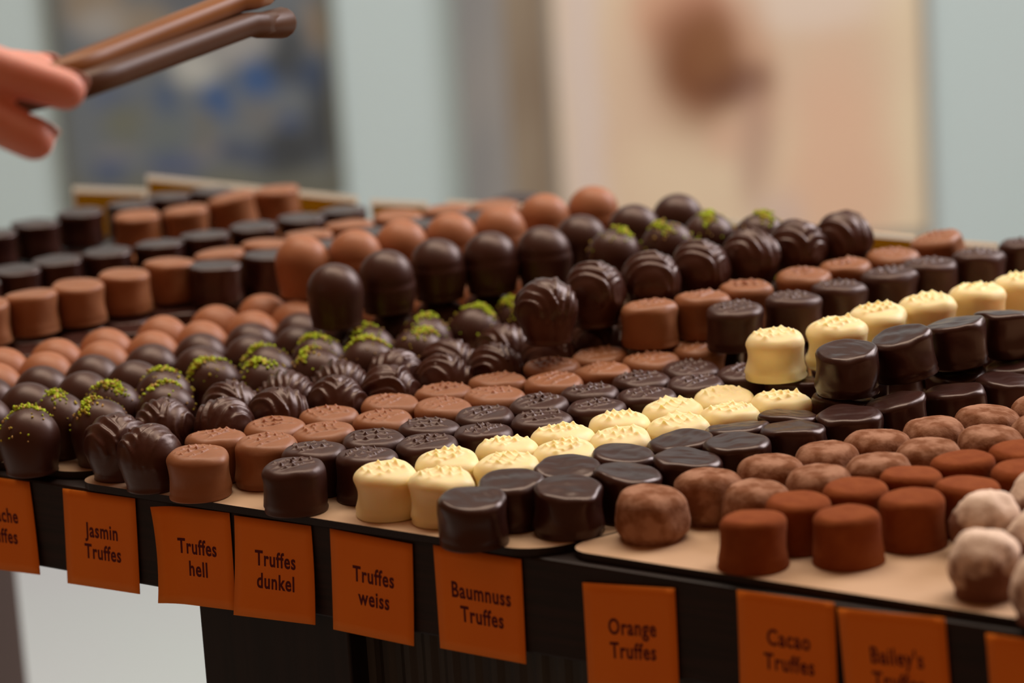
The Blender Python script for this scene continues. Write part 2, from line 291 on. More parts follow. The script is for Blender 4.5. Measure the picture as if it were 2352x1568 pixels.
SPOTS = {
  'pist1': [(-0.2297,1.3915,0), (-0.1969,1.4003,0), (-0.2194,1.4188,0), (-0.1952,1.4350,0), (-0.1682,1.4238,0), (-0.1720,1.4527,0), (-0.1493,1.4709,0), (-0.1223,1.4603,0), (-0.1234,1.4893,0), (-0.0975,1.4762,0), (-0.0984,1.5053,0), (-0.0727,1.4916,0), (-0.0736,1.5208,0), (-0.0479,1.5070,0), (-0.0446,1.5360,0), (-0.0190,1.5500,0), (0.0041,1.5678,0), (0.0523,1.5861,1), (0.0784,1.6031,1), (0.1046,1.5861,1), (0.1046,1.6201,1), (0.1307,1.6031,1), (0.0654,1.5605,1), (0.1384,1.5749,1)],
  'pist2': [(0.0569,1.5764,0), (0.0858,1.5880,0), (0.1089,1.6060,0), (0.1358,1.5947,0)],
  'milkball1': [(-0.2619,1.5244,0), (-0.2374,1.5084,0), (-0.2608,1.4910,0), (-0.2359,1.5375,0), (-0.2102,1.5237,0), (-0.2119,1.5542,0), (-0.1864,1.5406,0), (-0.1845,1.5754,0), (-0.1621,1.5570,0), (-0.1579,1.5945,0), (-0.1367,1.5745,0), (-0.1339,1.6148,0), (-0.1143,1.5932,0), (-0.1045,1.6207,1), (-0.0785,1.6030,1), (-0.0524,1.6200,1), (-0.0262,1.6370,1), (-0.0001,1.6541,1), (0.0261,1.6711,1), (0.0260,1.7051,1), (0.0522,1.6881,1), (-0.0787,1.6338,1), (-0.0544,1.6513,1), (-0.0267,1.6662,1), (0.0011,1.6905,1)],
  'darkball1': [(-0.2370,1.4437,0), (-0.2350,1.4772,0), (-0.2121,1.4592,0), (-0.2117,1.4946,0), (-0.1887,1.4766,0), (-0.1840,1.5108,0), (-0.1575,1.4988,0), (-0.1603,1.5279,0), (-0.1338,1.5163,0), (-0.1354,1.5454,0), (-0.1094,1.5322,0), (-0.0848,1.5477,0), (-0.0602,1.5634,0), (-0.2561,1.4216,0), (-0.2599,1.4618,0), (-0.0111,1.5946,0), (-0.0370,1.5811,0), (-0.1106,1.5614,0), (0.0261,1.6031,1), (0.0522,1.6201,1), (0.0784,1.6371,1), (0.1045,1.6541,1), (0.0538,1.6522,1), (0.0820,1.6720,1)],
  'milkball2': [(-0.1097,1.6069,0), (-0.0814,1.6140,0), (-0.0568,1.6335,0), (-0.0297,1.6444,0), (-0.0028,1.6558,0), (0.0223,1.6846,0), (0.0506,1.6985,0)],
  'darkball2': [(-0.0887,1.5260,0), (-0.0631,1.5524,0), (-0.0366,1.5754,0), (-0.0087,1.5840,0), (0.0198,1.5905,0), (0.0408,1.6142,0), (0.0704,1.6348,0), (0.0958,1.6575,0)],
  'jas1': [(-0.1688,1.3491,0), (-0.1866,1.3727,0), (-0.1666,1.3945,0), (-0.1376,1.3896,0), (-0.1369,1.4215,0), (-0.1121,1.4044,0), (-0.1101,1.4339,0), (-0.0856,1.4177,0), (-0.0851,1.4497,0), (-0.0606,1.4334,0), (-0.0586,1.4658,0), (-0.0345,1.4487,0), (-0.0325,1.4820,0), (-0.0092,1.4640,0), (-0.0040,1.5063,0), (0.0180,1.4865,0), (0.0431,1.5021,0), (0.0781,1.5018,1), (0.1046,1.5181,1), (0.1307,1.5351,1), (0.1569,1.5521,1), (0.1830,1.5691,1), (0.0672,1.5291,1), (0.0944,1.5452,1), (0.1804,1.5980,1)],
  'jas2': [(0.0182,1.4592,0), (0.0429,1.4908,0), (0.0721,1.5076,0), (0.0984,1.5276,0), (0.1255,1.5458,0), (0.1519,1.5632,0), (0.1777,1.5782,0)],
  'milk1': [(-0.1452,1.3316,0), (-0.1397,1.3603,0), (-0.1150,1.3447,0), (-0.1129,1.3738,0), (-0.0886,1.3576,0), (-0.0876,1.3884,0), (-0.0618,1.3750,0), (-0.0598,1.4041,0), (-0.0344,1.3902,0), (-0.0350,1.4194,0), (-0.0095,1.4055,0), (-0.0089,1.4346,0), (0.0187,1.4253,0), (0.0193,1.4571,0), (0.0434,1.4409,0), (0.0439,1.4728,0), (0.0681,1.4564,0), (0.0905,1.4751,0), (0.1308,1.5011,1), (0.1569,1.5181,1), (0.1831,1.5351,1), (0.2092,1.5521,1), (0.2354,1.5692,1), (0.2090,1.5829,1)],
  'milk2': [(0.0692,1.4776,0), (0.0956,1.4899,0), (0.1193,1.5070,0), (0.1510,1.5273,0), (0.1746,1.5445,0), (0.2022,1.5620,0), (0.2321,1.5847,0)],
  'dark1': [(-0.0996,1.2985,0), (-0.0921,1.3267,0), (-0.0679,1.3104,0), (-0.0659,1.3395,0), (-0.0409,1.3245,0), (-0.0410,1.3547,0), (-0.0160,1.3398,0), (-0.0147,1.3689,0), (0.0113,1.3559,0), (0.0109,1.3850,0), (0.0369,1.3719,0), (0.0352,1.4012,0), (0.0612,1.3880,0), (0.0602,1.4172,0), (0.0859,1.4035,0), (0.0850,1.4327,0), (0.1107,1.4189,0), (0.1308,1.4671,1), (0.1569,1.4841,1), (0.1831,1.5011,1), (0.2092,1.5181,1), (0.2354,1.5351,1), (0.2615,1.5522,1)],
  'dark2': [(0.1099,1.4591,0), (0.1400,1.4741,0), (0.1654,1.4951,0), (0.1938,1.5177,0), (0.2171,1.5353,0), (0.2446,1.5496,0), (0.2720,1.5695,0)],
  'white1': [(-0.0586,1.2827,0), (-0.0336,1.2676,0), (-0.0318,1.2968,0), (-0.0057,1.2836,0), (-0.0055,1.3128,0), (0.0202,1.2990,0), (0.0199,1.3281,0), (0.0459,1.3151,0), (0.0462,1.3443,0), (0.0725,1.3316,0), (0.0715,1.3608,0), (0.0973,1.3471,0), (0.0964,1.3763,0), (0.1223,1.3629,0), (0.2354,1.4671,1), (0.2616,1.4841,1), (0.1573,1.4470,1)],
  'white2': [(0.1234,1.3942,0), (0.1542,1.4083,0), (0.1767,1.4329,0), (0.2032,1.4485,0), (0.2300,1.4655,0), (0.2548,1.4816,0)],
  'wal1': [(-0.0211,1.2307,0), (-0.0043,1.2546,0), (0.0195,1.2377,0), (0.0205,1.2699,0), (0.0455,1.2549,0), (0.0463,1.2859,0), (0.0721,1.2724,0), (0.0722,1.3025,0), (0.0973,1.2877,0), (0.0982,1.3179,0), (0.1242,1.3046,0), (0.1232,1.3337,0), (0.1502,1.3229,0), (0.1738,1.3405,0), (0.2013,1.3582,0), (0.2287,1.3718,0), (0.1512,1.3589,0), (0.2366,1.4000,1), (0.2082,1.3927,1), (0.2407,1.4284,1), (0.1319,1.3980,1), (0.1570,1.4161,1), (0.1831,1.4331,1), (0.2093,1.4501,1), (0.1609,1.3874,1)],
  'wal2': [(0.1528,1.3570,0), (0.1824,1.3715,0), (0.2093,1.3927,0), (0.2351,1.4113,0)],
  'or1': [(0.0534,1.2223,0), (0.0791,1.2441,0), (0.1072,1.2602,0), (0.1258,1.2378,0), (0.0976,1.2215,0), (0.1329,1.2741,0), (0.1526,1.2525,0), (0.1568,1.2909,0), (0.1766,1.2694,0), (0.1840,1.3047,0), (0.2054,1.2848,0), (0.2105,1.3187,0), (0.2317,1.2986,0), (0.2373,1.3306,0)],
  'cac1': [(0.0915,1.1753,0), (0.1120,1.1961,0), (0.1296,1.1728,0), (0.1372,1.2109,0), (0.1577,1.1901,0), (0.1627,1.2251,0), (0.1831,1.2043,0), (0.1869,1.2421,0), (0.2091,1.2231,0), (0.2144,1.2518,0)],
  'bai1': [(0.1857,1.1719,0), (0.1761,1.1201,0), (0.2028,1.1442,0), (0.2115,1.1941,0), (0.1940,1.0848,0)],
  'fmilk2': [(-0.2554,1.5949,0), (-0.2317,1.6123,0), (-0.2093,1.6338,0), (-0.1872,1.6578,0), (-0.2781,1.5765,0), (-0.1605,1.6751,0), (-0.1357,1.6950,0), (-0.1129,1.7141,0), (-0.0906,1.7369,0), (-0.0614,1.7547,0), (-0.0339,1.7650,0), (-0.0048,1.7661,0)],
  'fdark2': [(-0.1605,1.6459,0), (-0.1328,1.6659,0), (-0.2919,1.6361,0), (-0.2746,1.6685,0), (-0.2526,1.6876,0), (-0.2270,1.7048,0), (-0.1985,1.7183,0), (-0.1732,1.7357,0), (-0.1471,1.7534,0), (-0.1200,1.7697,0), (-0.0962,1.7866,0), (-0.1045,1.6862,0), (-0.0476,1.7289,0), (-0.0183,1.7403,0), (0.0083,1.7923,0), (-0.0743,1.7127,0)],
  'gmilk2': [(-0.2204,1.8076,0), (-0.1923,1.8163,0), (-0.1636,1.8379,0), (-0.1382,1.8584,0)],
  'gdark2': [(-0.2821,1.8075,0), (-0.3044,1.7811,0), (-0.2584,1.8344,0), (-0.2296,1.8509,0), (-0.2076,1.8701,0), (-0.1804,1.8807,0)],
  'fdark1': [(-0.2572,1.5908,0), (-0.2327,1.6075,0), (-0.2097,1.6254,0), (-0.1828,1.6365,0), (-0.2513,1.5623,0), (-0.2273,1.5789,0), (-0.2042,1.5968,0), (-0.2892,1.6395,1), (-0.2878,1.6709,1), (-0.2617,1.6879,1), (-0.2355,1.7050,1), (-0.1570,1.6540,1), (-0.3141,1.7900,1), (-0.2879,1.7730,1), (-0.2094,1.7220,1), (-0.1835,1.7070,1), (-0.1305,1.6706,1), (-0.2879,1.8070,1), (-0.1832,1.7390,1), (-0.1047,1.6880,1), (-0.2618,1.8240,1), (-0.1571,1.7560,1), (-0.0786,1.7050,1), (-0.2356,1.8410,1), (-0.1309,1.7730,1), (-0.1048,1.7560,1), (-0.0524,1.7221,1), (-0.2095,1.8580,1), (-0.1048,1.7901,1), (-0.1833,1.8750,1), (-0.2592,1.6592,1), (-0.2105,1.6903,1), (-0.1582,1.7225,1), (-0.1321,1.7402,1), (-0.3177,1.7611,1), (-0.2628,1.8539,1), (-0.2345,1.8724,1), (-0.2085,1.8901,1)],
  'fmilk1': [(-0.2747,1.6142,0), (-0.2505,1.6305,0), (-0.2275,1.6485,0), (-0.2006,1.6596,0), (-0.2878,1.5689,1), (-0.1782,1.6783,1), (-0.1517,1.6906,1), (-0.1277,1.7073,1), (-0.2356,1.8070,1), (-0.2094,1.7900,1), (-0.1031,1.7231,1), (-0.2094,1.8240,1), (-0.1833,1.8070,1), (-0.0786,1.7391,1), (-0.1833,1.8410,1), (-0.1571,1.8240,1), (-0.0525,1.7561,1), (-0.0263,1.7391,1), (-0.1571,1.8581,1), (-0.1310,1.8411,1), (-0.0263,1.7731,1), (-0.0746,1.7747,1), (0.0013,1.7471,1)],
}

# ------------------------------------------------------------------ truffles
def smooth(a, b, x):
    t = min(1, max(0, (x - a) / (b - a))); return t * t * (3 - 2 * t)
def lathe(name, prof, seg, disp, m, top_fine=None):
    """prof: list of (r, z) from the base centre to the top centre; disp(p, n_like, t) returns the moved point"""
    vs, fs = [], []
    n = len(prof)
    vs.append(disp(V(0, 0, prof[0][1]), 0.0))
    for i in range(1, n - 1):
        r, z = prof[i]
        for k in range(seg):
            a = 2 * math.pi * k / seg
            vs.append(disp(V(r * math.cos(a), r * math.sin(a), z), i / (n - 1)))
    vs.append(disp(V(0, 0, prof[-1][1]), 1.0))
    for k in range(seg):
        k2 = (k + 1) % seg
        fs.append((0, 1 + k2, 1 + k))
        for i in range(n - 3):
            a = 1 + i * seg
            fs.append((a + k, a + k2, a + seg + k2, a + seg + k))
        a = 1 + (n - 3) * seg; fs.append((a + k, a + k2, len(vs) - 1))
    me = bpy.data.meshes.new(name); me.from_pydata([tuple(v) for v in vs], [], fs); me.update()
    for p in me.polygons: p.use_smooth = True
    me.materials.append(m)
    return me

def fork_top(rng, amp, peaks, width, sharp):
    """walls of chocolate pulled up by a dipping fork: long crests that rise into a few pointed peaks"""
    d = .0056 + rng.uniform(-.0008, .0008); off = rng.uniform(-.0012, .0012)
    rid = []
    for k in (-1, 0, 1):
        pk = []; x = -.0095 + rng.uniform(0, .003)
        while x < .0095:
            pk.append((x, rng.uniform(.35, 1.0) * peaks, rng.uniform(.0007, .0012) * sharp)); x += rng.uniform(.0034, .0056)
        rid.append((k * d + off, rng.uniform(.5, 1) * amp, pk, rng.uniform(0, 40)))
    cross = [(p[0], rng.uniform(.0001, .00035)) for p in rid[1][2]]
    def f(x, y):
        h = 0
        lim = smooth(.0124, .0092, math.hypot(x, y))
        if lim <= 0: return 0
        for y0, a, pk, ph in rid:
            yy = y - y0 - .0016 * noise.noise(V(x * 140, ph, 0))
            env = 0
            for px, b_, w in pk: env = max(env, b_ * math.exp(-abs(x - px) / (w * 1.5)))
            s = math.exp(-(yy / (width * (.55 if yy > 0 else 1.5))) ** 2)
            h = max(h, (a * .45 * max(0, .7 + noise.noise(V(x * 200, ph, 3))) + env) * s)
        for px, a in cross: h += a * math.exp(-((x - px - .3 * y * 0) / .0006) ** 2) * (1 if abs(y - off) < d * 1.1 else 0)
        return h * lim
    return f

def cyl_truffle(name, seed, m, H=.0205, Rr=.0146, bev=.0032, waist=.0006, top=None, lump=.0004, foot=.0006, dome=.0006, powd=0.0, wavy=0.0, taper=0.0, cant=.0009):
    rng = random.Random(seed); ph = rng.uniform(0, 100)
    prof = [(0, 0), (Rr * .5, 0), (Rr * .86, 0), (Rr * .95 + foot, .0003), (Rr * .965 + foot, .0010), (Rr * .96 + foot * .3, .0022)]
    for i in range(8):
        z = .0035 + (H - bev - .0035) * i / 7
        prof.append((Rr - waist * math.sin(math.pi * i / 7) * (1 if i < 7 else 0) - taper * z / H, z))
    R1 = prof[-1][0]
    for i in range(1, 9):
        a = i / 8 * math.pi / 2
        prof.append((R1 - bev * (1 - math.cos(a)), H - bev + bev * math.sin(a)))
    Rt = R1 - bev; nr = 36 if top else 14
    for i in range(1, nr): prof.append((Rt * (1 - i / nr), H))
    prof.append((0, H))
    sx, sy = rng.uniform(.975, 1.02), rng.uniform(.975, 1.02); lean = V(rng.uniform(-.0006, .0006), rng.uniform(-.0006, .0006), 0)
    sq = rng.uniform(0, .035)
    wa = rng.uniform(0, 6.28)
    ct = V(math.cos(wa * 1.7), math.sin(wa * 1.7), 0) * cant * rng.uniform(.3, 1) / Rr
    def disp(p, t):
        r = math.hypot(p.x, p.y); a = math.atan2(p.y, p.x)
        k = 1 + (sq * math.cos(4 * a + ph) * .5 if r > 0 else 0)
        q = V(p.x * sx * k, p.y * sy * k, p.z)
        nz = noise.noise(V(p.x * 90 + ph, p.y * 90, p.z * 90))
        fz = p.z / H
        if r > 1e-6:
            g = lump * nz * 2.0 * smooth(0, .15, fz) + powd * noise.noise(V(p.x * 420 + ph, p.y * 420, p.z * 420))
            q.x += p.x / r * g * (r / Rr); q.y += p.y / r * g * (r / Rr)
        if fz > .8:
            q.z += (dome * (1 - (r / Rr) ** 2) + lump * .7 * noise.noise(V(p.x * 120, p.y * 120, ph))) * smooth(.8, 1, fz)
            if wavy:
                u = p.x * math.cos(wa) + p.y * math.sin(wa)
                q.z += wavy * (abs(math.sin(u * 620 + 2.5 * noise.noise(V(p.x * 90, p.y * 90, ph)))) ** .5 - .6) * smooth(.0135, .010, r)
            if top: q.z += top(p.x, p.y) * smooth(.85, 1, fz)
            if powd: q.z += powd * noise.noise(V(p.x * 420, p.y * 420, ph + 7))
        q.z += (p.x * ct.x + p.y * ct.y) * fz
        q += lean * fz
        return q
    return lathe(name, prof, 88 if top else 48, disp, m)

def ball_truffle(name, seed, m, Rr=.0147, H=.0307, seam=False, ridge=False, tall=False, lumpy=0.0, tp=None):
    tp = tp or (.12 if tall else .17)
    rng = random.Random(seed); ph = rng.uniform(0, 100)
    zc = H - Rr
    fr_ = 1 - tp
    prof = [(0, 0), (Rr * .5, 0), (Rr * (fr_ - .045), 0), (Rr * (fr_ + .015), .0004), (Rr * fr_, .0012)]
    n = 60 if ridge else 24
    a0 = R(148)
    low = [(Rr * .86, .0022)]
    # shell from polar angle a0 (low) to 0 (top)
    zlow = .0030
    for i in range(n + 1):
        a = a0 * (1 - i / n)
        r = Rr * math.sin(a); z = zc + Rr * math.cos(a)
        if a > math.pi / 2:
            tt = (a - math.pi / 2) / (a0 - math.pi / 2)
            r = Rr * (1 - (tp - .01) * tt ** 1.6); z = zc - (zc - zlow) * math.sin(tt * math.pi / 2) ** 1.0 * (1 if tt > 0 else 0)
            z = zc - (zc - zlow) * tt
        prof.append((max(r, 0), z))
    prof[-1] = (0, H)
    arcs = []
    if ridge:
        az = R(rng.uniform(195, 250)); bz = R(rng.uniform(-45, 10))
        pA = V(math.cos(az), math.sin(az), rng.uniform(-.25, .25)).normalized(); pB = V(math.cos(bz), math.sin(bz), rng.uniform(-.3, .2)).normalized()
        stA, stB = rng.uniform(.27, .38), rng.uniform(.22, .32); cut = rng.uniform(-.15, .35)
        spikes = [V(math.sin(t) * math.cos(a), math.sin(t) * math.sin(a), math.cos(t)) for t, a in [(rng.uniform(.1, 1.2), rng.uniform(0, 6.28)) for _ in range(4)]]
    sz = zc - .001 + rng.uniform(-.001, .001)
    def disp(p, t):
        q = p.copy(); r = math.hypot(p.x, p.y)
        d = V(p.x, p.y, p.z - zc); L = d.length
        nv = d / L if L > 1e-6 else V(0, 0, 1)
        fz = smooth(.0015, .006, p.z)
        q += nv * .00035 * noise.noise(V(p.x * 80 + ph, p.y * 80, p.z * 80)) * fz
        if seam and r > 1e-6:
            zz = p.z - sz - .0012 * math.sin(math.atan2(p.y, p.x) + ph)
            g = .0007 * smooth(.0004, -.0006, zz) - .0006 * math.exp(-(zz / .0007) ** 2)
            q.x += p.x / r * g * fz; q.y += p.y / r * g * fz
        if ridge:
            def arcs_(pole, st, sd):
                a = math.acos(max(-1, min(1, nv.dot(pole)))) + .10 * noise.noise(nv * 1.7 + V(ph, sd, 0)) + .02 * noise.noise(nv * 7)
                u = a / st; k = math.floor(u); f = u - k
                if k < 1 or k > 5: return 0
                amp = .5 + .8 * noise.noise(V(k * 3.1 + ph, sd, nv.z * 1.3)) + .35 * noise.noise(nv * 1.5 + V(k * 5.0, ph, sd))
                return max(0, amp) * smooth(.0, .80, f) ** 1.5 * (1 - smooth(.86, .98, f))
            hA = arcs_(pA, stA, 0.0) * smooth(cut - .25, cut + .05, nv.dot(pA) - nv.dot(pB))
            hB = arcs_(pB, stB, 9.0) * smooth(-.15, .10, nv.dot(pB) - nv.dot(pA) + cut)
            h = .0019 * max(hA, hB) * smooth(-.45, -.05, nv.z)
            for s in spikes:
                c = (nv - s).length
                h += .0015 * math.exp(-c / .030)
            q += nv * h * fz
        if lumpy:
            q += nv * lumpy * (noise.noise(V(p.x * 130 + ph, p.y * 130, p.z * 130)) + .5 * abs(noise.noise(V(p.x * 330, p.y * 330 + ph, p.z * 330)))) * fz
        return q
    return lathe(name, prof, 110 if ridge else 44, disp, m)

def crumbs(name, seed, Rr=.0147, H=.0307):
    """chopped pistachio heaped over the crown of a ball truffle"""
    rng = random.Random(seed); zc = H - Rr
    bm = bmesh.new(); mats = []
    cen = V(rng.uniform(-.35, .35), rng.uniform(-.5, .1), 1).normalized(); el = rng.uniform(0, 3.14)
    e1 = V(math.cos(el), math.sin(el), 0)
    for i in range(150):
        if i < 120: d = (cen + e1 * rng.gauss(0, .40) + V(rng.gauss(0, .15), rng.gauss(0, .15), 0))
        else: d = V(rng.gauss(0, .75), rng.gauss(0, .75), rng.uniform(.1, 1))
        d.normalize()
        if d.z < -.1: continue
        s = rng.uniform(.00048, .00105) * (1.0 if i < 120 else .75)
        lift = (rng.uniform(0, .0016) if i < 85 and (d - cen).length < .35 else 0)
        pos = V(0, 0, zc) + d * (Rr + s * .35 + lift)
        res = bmesh.ops.create_icosphere(bm, subdivisions=1, radius=s)
        rot = Euler((rng.uniform(0, 6), rng.uniform(0, 6), rng.uniform(0, 6))).to_matrix()
        sc3 = V(rng.uniform(.75, 1.4), rng.uniform(.7, 1.1), rng.uniform(.6, 1))
        mi = rng.choices((0, 1, 2), (.66, .24, .10))[0] if i < 120 else rng.choices((0, 1, 2), (.4, .3, .3))[0]
        fs = set()
        for v in res['verts']:
            c = v.co; c = V(c.x * sc3.x, c.y * sc3.y, c.z * sc3.z) * rng.uniform(.8, 1.2)
            v.co = rot @ c + pos
            fs.update(v.link_faces)
        for f in fs: f.material_index = mi
    me = bpy.data.meshes.new(name); bm.to_mesh(me); bm.free()
    for k in ('green', 'yellow', 'tan'): me.materials.append(MT[k])
    return me

NV = 6
KIT = {
 'pist': [ball_truffle('pistachio_truffle', 100 + i, MT['darkball']) for i in range(4)],
 'darkball': [ball_truffle('dark_ball', 120 + i, MT['darkball'], seam=(i % 2 == 0)) for i in range(5)],
 'milkball': [ball_truffle('milk_ball', 140 + i, MT['milkball'], seam=(i % 2 == 0)) for i in range(5)],
 'darkball2': [ball_truffle('dark_ball', 130 + i, MT['darkball'], H=.0322, seam=(i % 3 != 0), tall=True) for i in range(5)],
 'milkball2': [ball_truffle('milk_ball', 150 + i, MT['milkball'], H=.0322, seam=(i % 3 != 0), tall=True) for i in range(5)],
 'jas2': [ball_truffle('ridged_truffle', 180 + i, MT['ridged'], Rr=.0153, H=.0318, ridge=True, tp=.27) for i in range(6)],
 'jas': [ball_truffle('ridged_truffle', 160 + i, MT['ridged'], Rr=.0145, H=.0300, ridge=True, tp=.20) for i in range(9)],
 'milk': [cyl_truffle('milk_truffle', 200 + i, MT['milk'], bev=.0036, lump=.0007, dome=.0011, top=fork_top(random.Random(200 + i), .0011, .0016, .0007, .8)) for i in range(NV + 1)],
 'dark': [cyl_truffle('dark_truffle', 220 + i, MT['dark'], bev=.0036, lump=.0007, dome=.0009, top=fork_top(random.Random(220 + i), .0014, .0017, .0006, .65)) for i in range(NV + 1)],
 'white': [cyl_truffle('ivory_truffle', 240 + i, MT['white'], waist=.0011, bev=.0042, lump=.0007, dome=.0014, top=fork_top(random.Random(240 + i), .0007, .0022, .0013, 1.1)) for i in range(NV + 1)],
 'wal': [cyl_truffle('smooth_dark_truffle', 260 + i, MT['walnut'], cant=.0024, wavy=.00018, bev=.0027, lump=.0010, dome=.0004, waist=.0003) for i in range(NV)],
 'or': [cyl_truffle('pale_cocoa_truffle', 280 + i, MT['orange'], H=.0200, bev=.0058, waist=-.0006, powd=.00018, lump=.0007, dome=.0010, foot=-.0012) for i in range(NV)],
 'cac': [cyl_truffle('rusty_cocoa_truffle', 300 + i, MT['cocoa'], H=.0208, bev=.0034, powd=.00012, lump=.0004, taper=.0012) for i in range(NV)],
 'bai': [ball_truffle('sugared_truffle', 320 + i, MT['sugar'], Rr=.0142, H=.0265, lumpy=.0017) for i in range(4)],
 'fmilk': [cyl_truffle('smooth_milk_truffle', 340 + i, MT['milk'], H=.0215, bev=.0026, lump=.0005) for i in range(4)],
 'fdark': [cyl_truffle('glossy_dark_truffle', 350 + i, MT['walnut'], H=.0205, bev=.0018, lump=.0005, dome=.0001) for i in range(4)],
}
CR = [crumbs('pistachio_crumbs', 400 + i) for i in range(8)]
NAME = {'pist': 'pistachio_truffle', 'darkball': 'dark_ball_truffle', 'milkball': 'milk_ball_truffle', 'jas': 'ridged_truffle', 'milk': 'milk_truffle',
        'dark': 'dark_truffle', 'white': 'ivory_truffle', 'wal': 'smooth_dark_truffle', 'or': 'pale_cocoa_truffle', 'cac': 'rusty_cocoa_truffle',
        'bai': 'sugared_truffle', 'fmilk': 'smooth_milk_truffle', 'fdark': 'glossy_dark_truffle', 'gmilk': 'smooth_milk_truffle', 'gdark': 'glossy_dark_truffle'}
LOOK = {'pist': 'dark ball truffle sprinkled with pistachio', 'darkball': 'plain dark ball truffle', 'milkball': 'plain milk ball truffle',
        'jas': 'ridged dark ball truffle', 'milk': 'spiky milk truffle', 'dark': 'spiky dark truffle', 'white': 'spiky ivory truffle',
        'wal': 'smooth glossy dark truffle', 'or': 'pale cocoa dusted truffle', 'cac': 'rusty cocoa dusted truffle', 'bai': 'sugar dusted lumpy truffle',
        'fmilk': 'smooth flat milk truffle', 'fdark': 'glossy flat dark truffle', 'gmilk': 'smooth flat milk truffle', 'gdark': 'glossy flat dark truffle'}
# what lies on either side of the double row of each kind, seen from the card edge
SIDE = {'pist': ('plain dark balls', 'ridged balls'), 'darkball': ('milk balls', 'pistachio ones'), 'milkball': ('flat dark ones', 'dark balls'),
        'jas': ('pistachio ones', 'milk ones'), 'milk': ('ridged balls', 'spiky dark ones'), 'dark': ('milk ones', 'ivory ones'),
        'white': ('spiky dark ones', 'smooth dark ones'), 'wal': ('ivory ones', 'pale cocoa ones'), 'or': ('smooth dark ones', 'rusty cocoa ones'),
        'cac': ('pale cocoa ones', 'sugared ones'), 'bai': ('rusty cocoa ones', 'tray end'), 'fmilk': ('far cards', 'milk balls'), 'fdark': ('far cards', 'milk balls'),
        'gmilk': ('far cards', 'milk balls'), 'gdark': ('far cards', 'milk balls')}
ORD = ['first', 'second', 'third', 'fourth', 'fifth', 'sixth', 'seventh', 'eighth', 'ninth', 'tenth', 'eleventh', 'twelfth', 'thirteenth', 'fourteenth',
       'fifteenth', 'sixteenth', 'seventeenth', 'eighteenth']
VA = V(.84, .545, 0).normalized(); PA = V(.545, -.84, 0).normalized()
TILT = {('milk2', 6): (-12, 28), ('wal2', 1): (9, 0), ('wal1', 8): (7, 0), ('wal1', 10): (7, 0), ('gmilk2', 2): (-10, 0), ('gmilk2', 3): (-5, 0), ('wal1', 12): (6, 0), ('wal1', 13): (6, 0), ('wal2', 2): (5, 0)}
for key, spots in SPOTS.items():
    kind, layer = key[:-1], key[-1]
    kk = {'gmilk': 'fmilk', 'gdark': 'fdark'}.get(kind, kind)
    seen = [(i, V(x, y, 0)) for i, (x, y, h) in enumerate(spots) if not h]
    ball = kk in ('pist', 'darkball', 'milkball', 'jas')
    # which of the two rows, and its order from the card edge
    rowof, order = {}, {}
    if layer == '1' and len(seen) > 6:
        av = [(p.dot(VA), p.dot(PA), i) for i, p in seen]
        ma = sum(a for a, b, i in av) / len(av); mb = sum(b for a, b, i in av) / len(av)
        sl = sum((a - ma) * (b - mb) for a, b, i in av) / max(1e-9, sum((a - ma) ** 2 for a, b, i in av))
        for a, b, i in av: rowof[i] = 0 if b - mb - sl * (a - ma) < 0 else 1
    else:
        for i, p in seen: rowof[i] = None
    for rv in set(rowof.values()):
        ids = sorted([i for i in rowof if rowof[i] == rv], key=lambda i: spots[i][0] * VA.x + spots[i][1] * VA.y)
        for n, i in enumerate(ids): order[i] = n
    for i, (x, y, hid) in enumerate(spots):
        rng = random.Random(i * 31 + sum(map(ord, key)))
        kit = KIT.get(kk + layer, KIT[kk]); me = kit[(i * 5 + rng.randrange(3)) % len(kit)]
        if layer == '1': z = .0
        elif ball: z = .0310
        else: z = .0222
        o = bpy.data.objects.new(NAME[kind], me); C.objects.link(o)
        rz = rng.uniform(0, 6.28) if kk in ('pist', 'darkball', 'milkball', 'or', 'cac', 'bai', 'fmilk', 'fdark') else R(32 + rng.uniform(-28, 28)) + (math.pi if rng.random() < .5 else 0)
        if kk == 'wal': rz = rng.uniform(0, 6.28)
        if kk == 'jas': rz = rng.uniform(-.5, .5)
        o.location = (x, y, z)
        tx = TILT.get((key, i))
        if tx:
            # leaning in the picture plane: turn about the viewing direction, base edge stays down
            o.rotation_mode = 'QUATERNION'
            o.rotation_quaternion = (Matrix.Rotation(R(-abs(tx[0])) , 3, 'Y') @ Matrix.Rotation(rz, 3, 'Z')).to_quaternion()
            o.location.z += .0146 * math.sin(R(abs(tx[0])))
        else: o.rotation_euler = (0, 0, rz)
        L = 'lower' if layer == '1' else 'upper'
        if hid:
            lab = '%s in the lower layer, mostly hidden under the upper layer' % LOOK[kind]; grp = 'covered lower layer: ' + LOOK[kind] + 's'
        elif rowof[i] is None:
            extra = ' by the far cards' if kind[0] == 'g' else ''
            lab = '%s, %s layer%s, %s from the front' % (LOOK[kind], L, extra, ORD[order[i]]); grp = '%s layer: %ss' % (L, LOOK[kind])
        else:
            lab = '%s, lower layer, row beside %s, %s from front' % (LOOK[kind], SIDE[kind][rowof[i]], ORD[order[i]]); grp = '%s layer: %ss' % (L, LOOK[kind])
        tag(o, lab, 'truffle', grp)
        if kk == 'pist':
            c = bpy.data.objects.new('pistachio_crumbs', CR[(i * 3) % 8]); C.objects.link(c); c.parent = o; c['kind'] = 'stuff'
            c['label'] = 'chopped green pistachio crumbs'

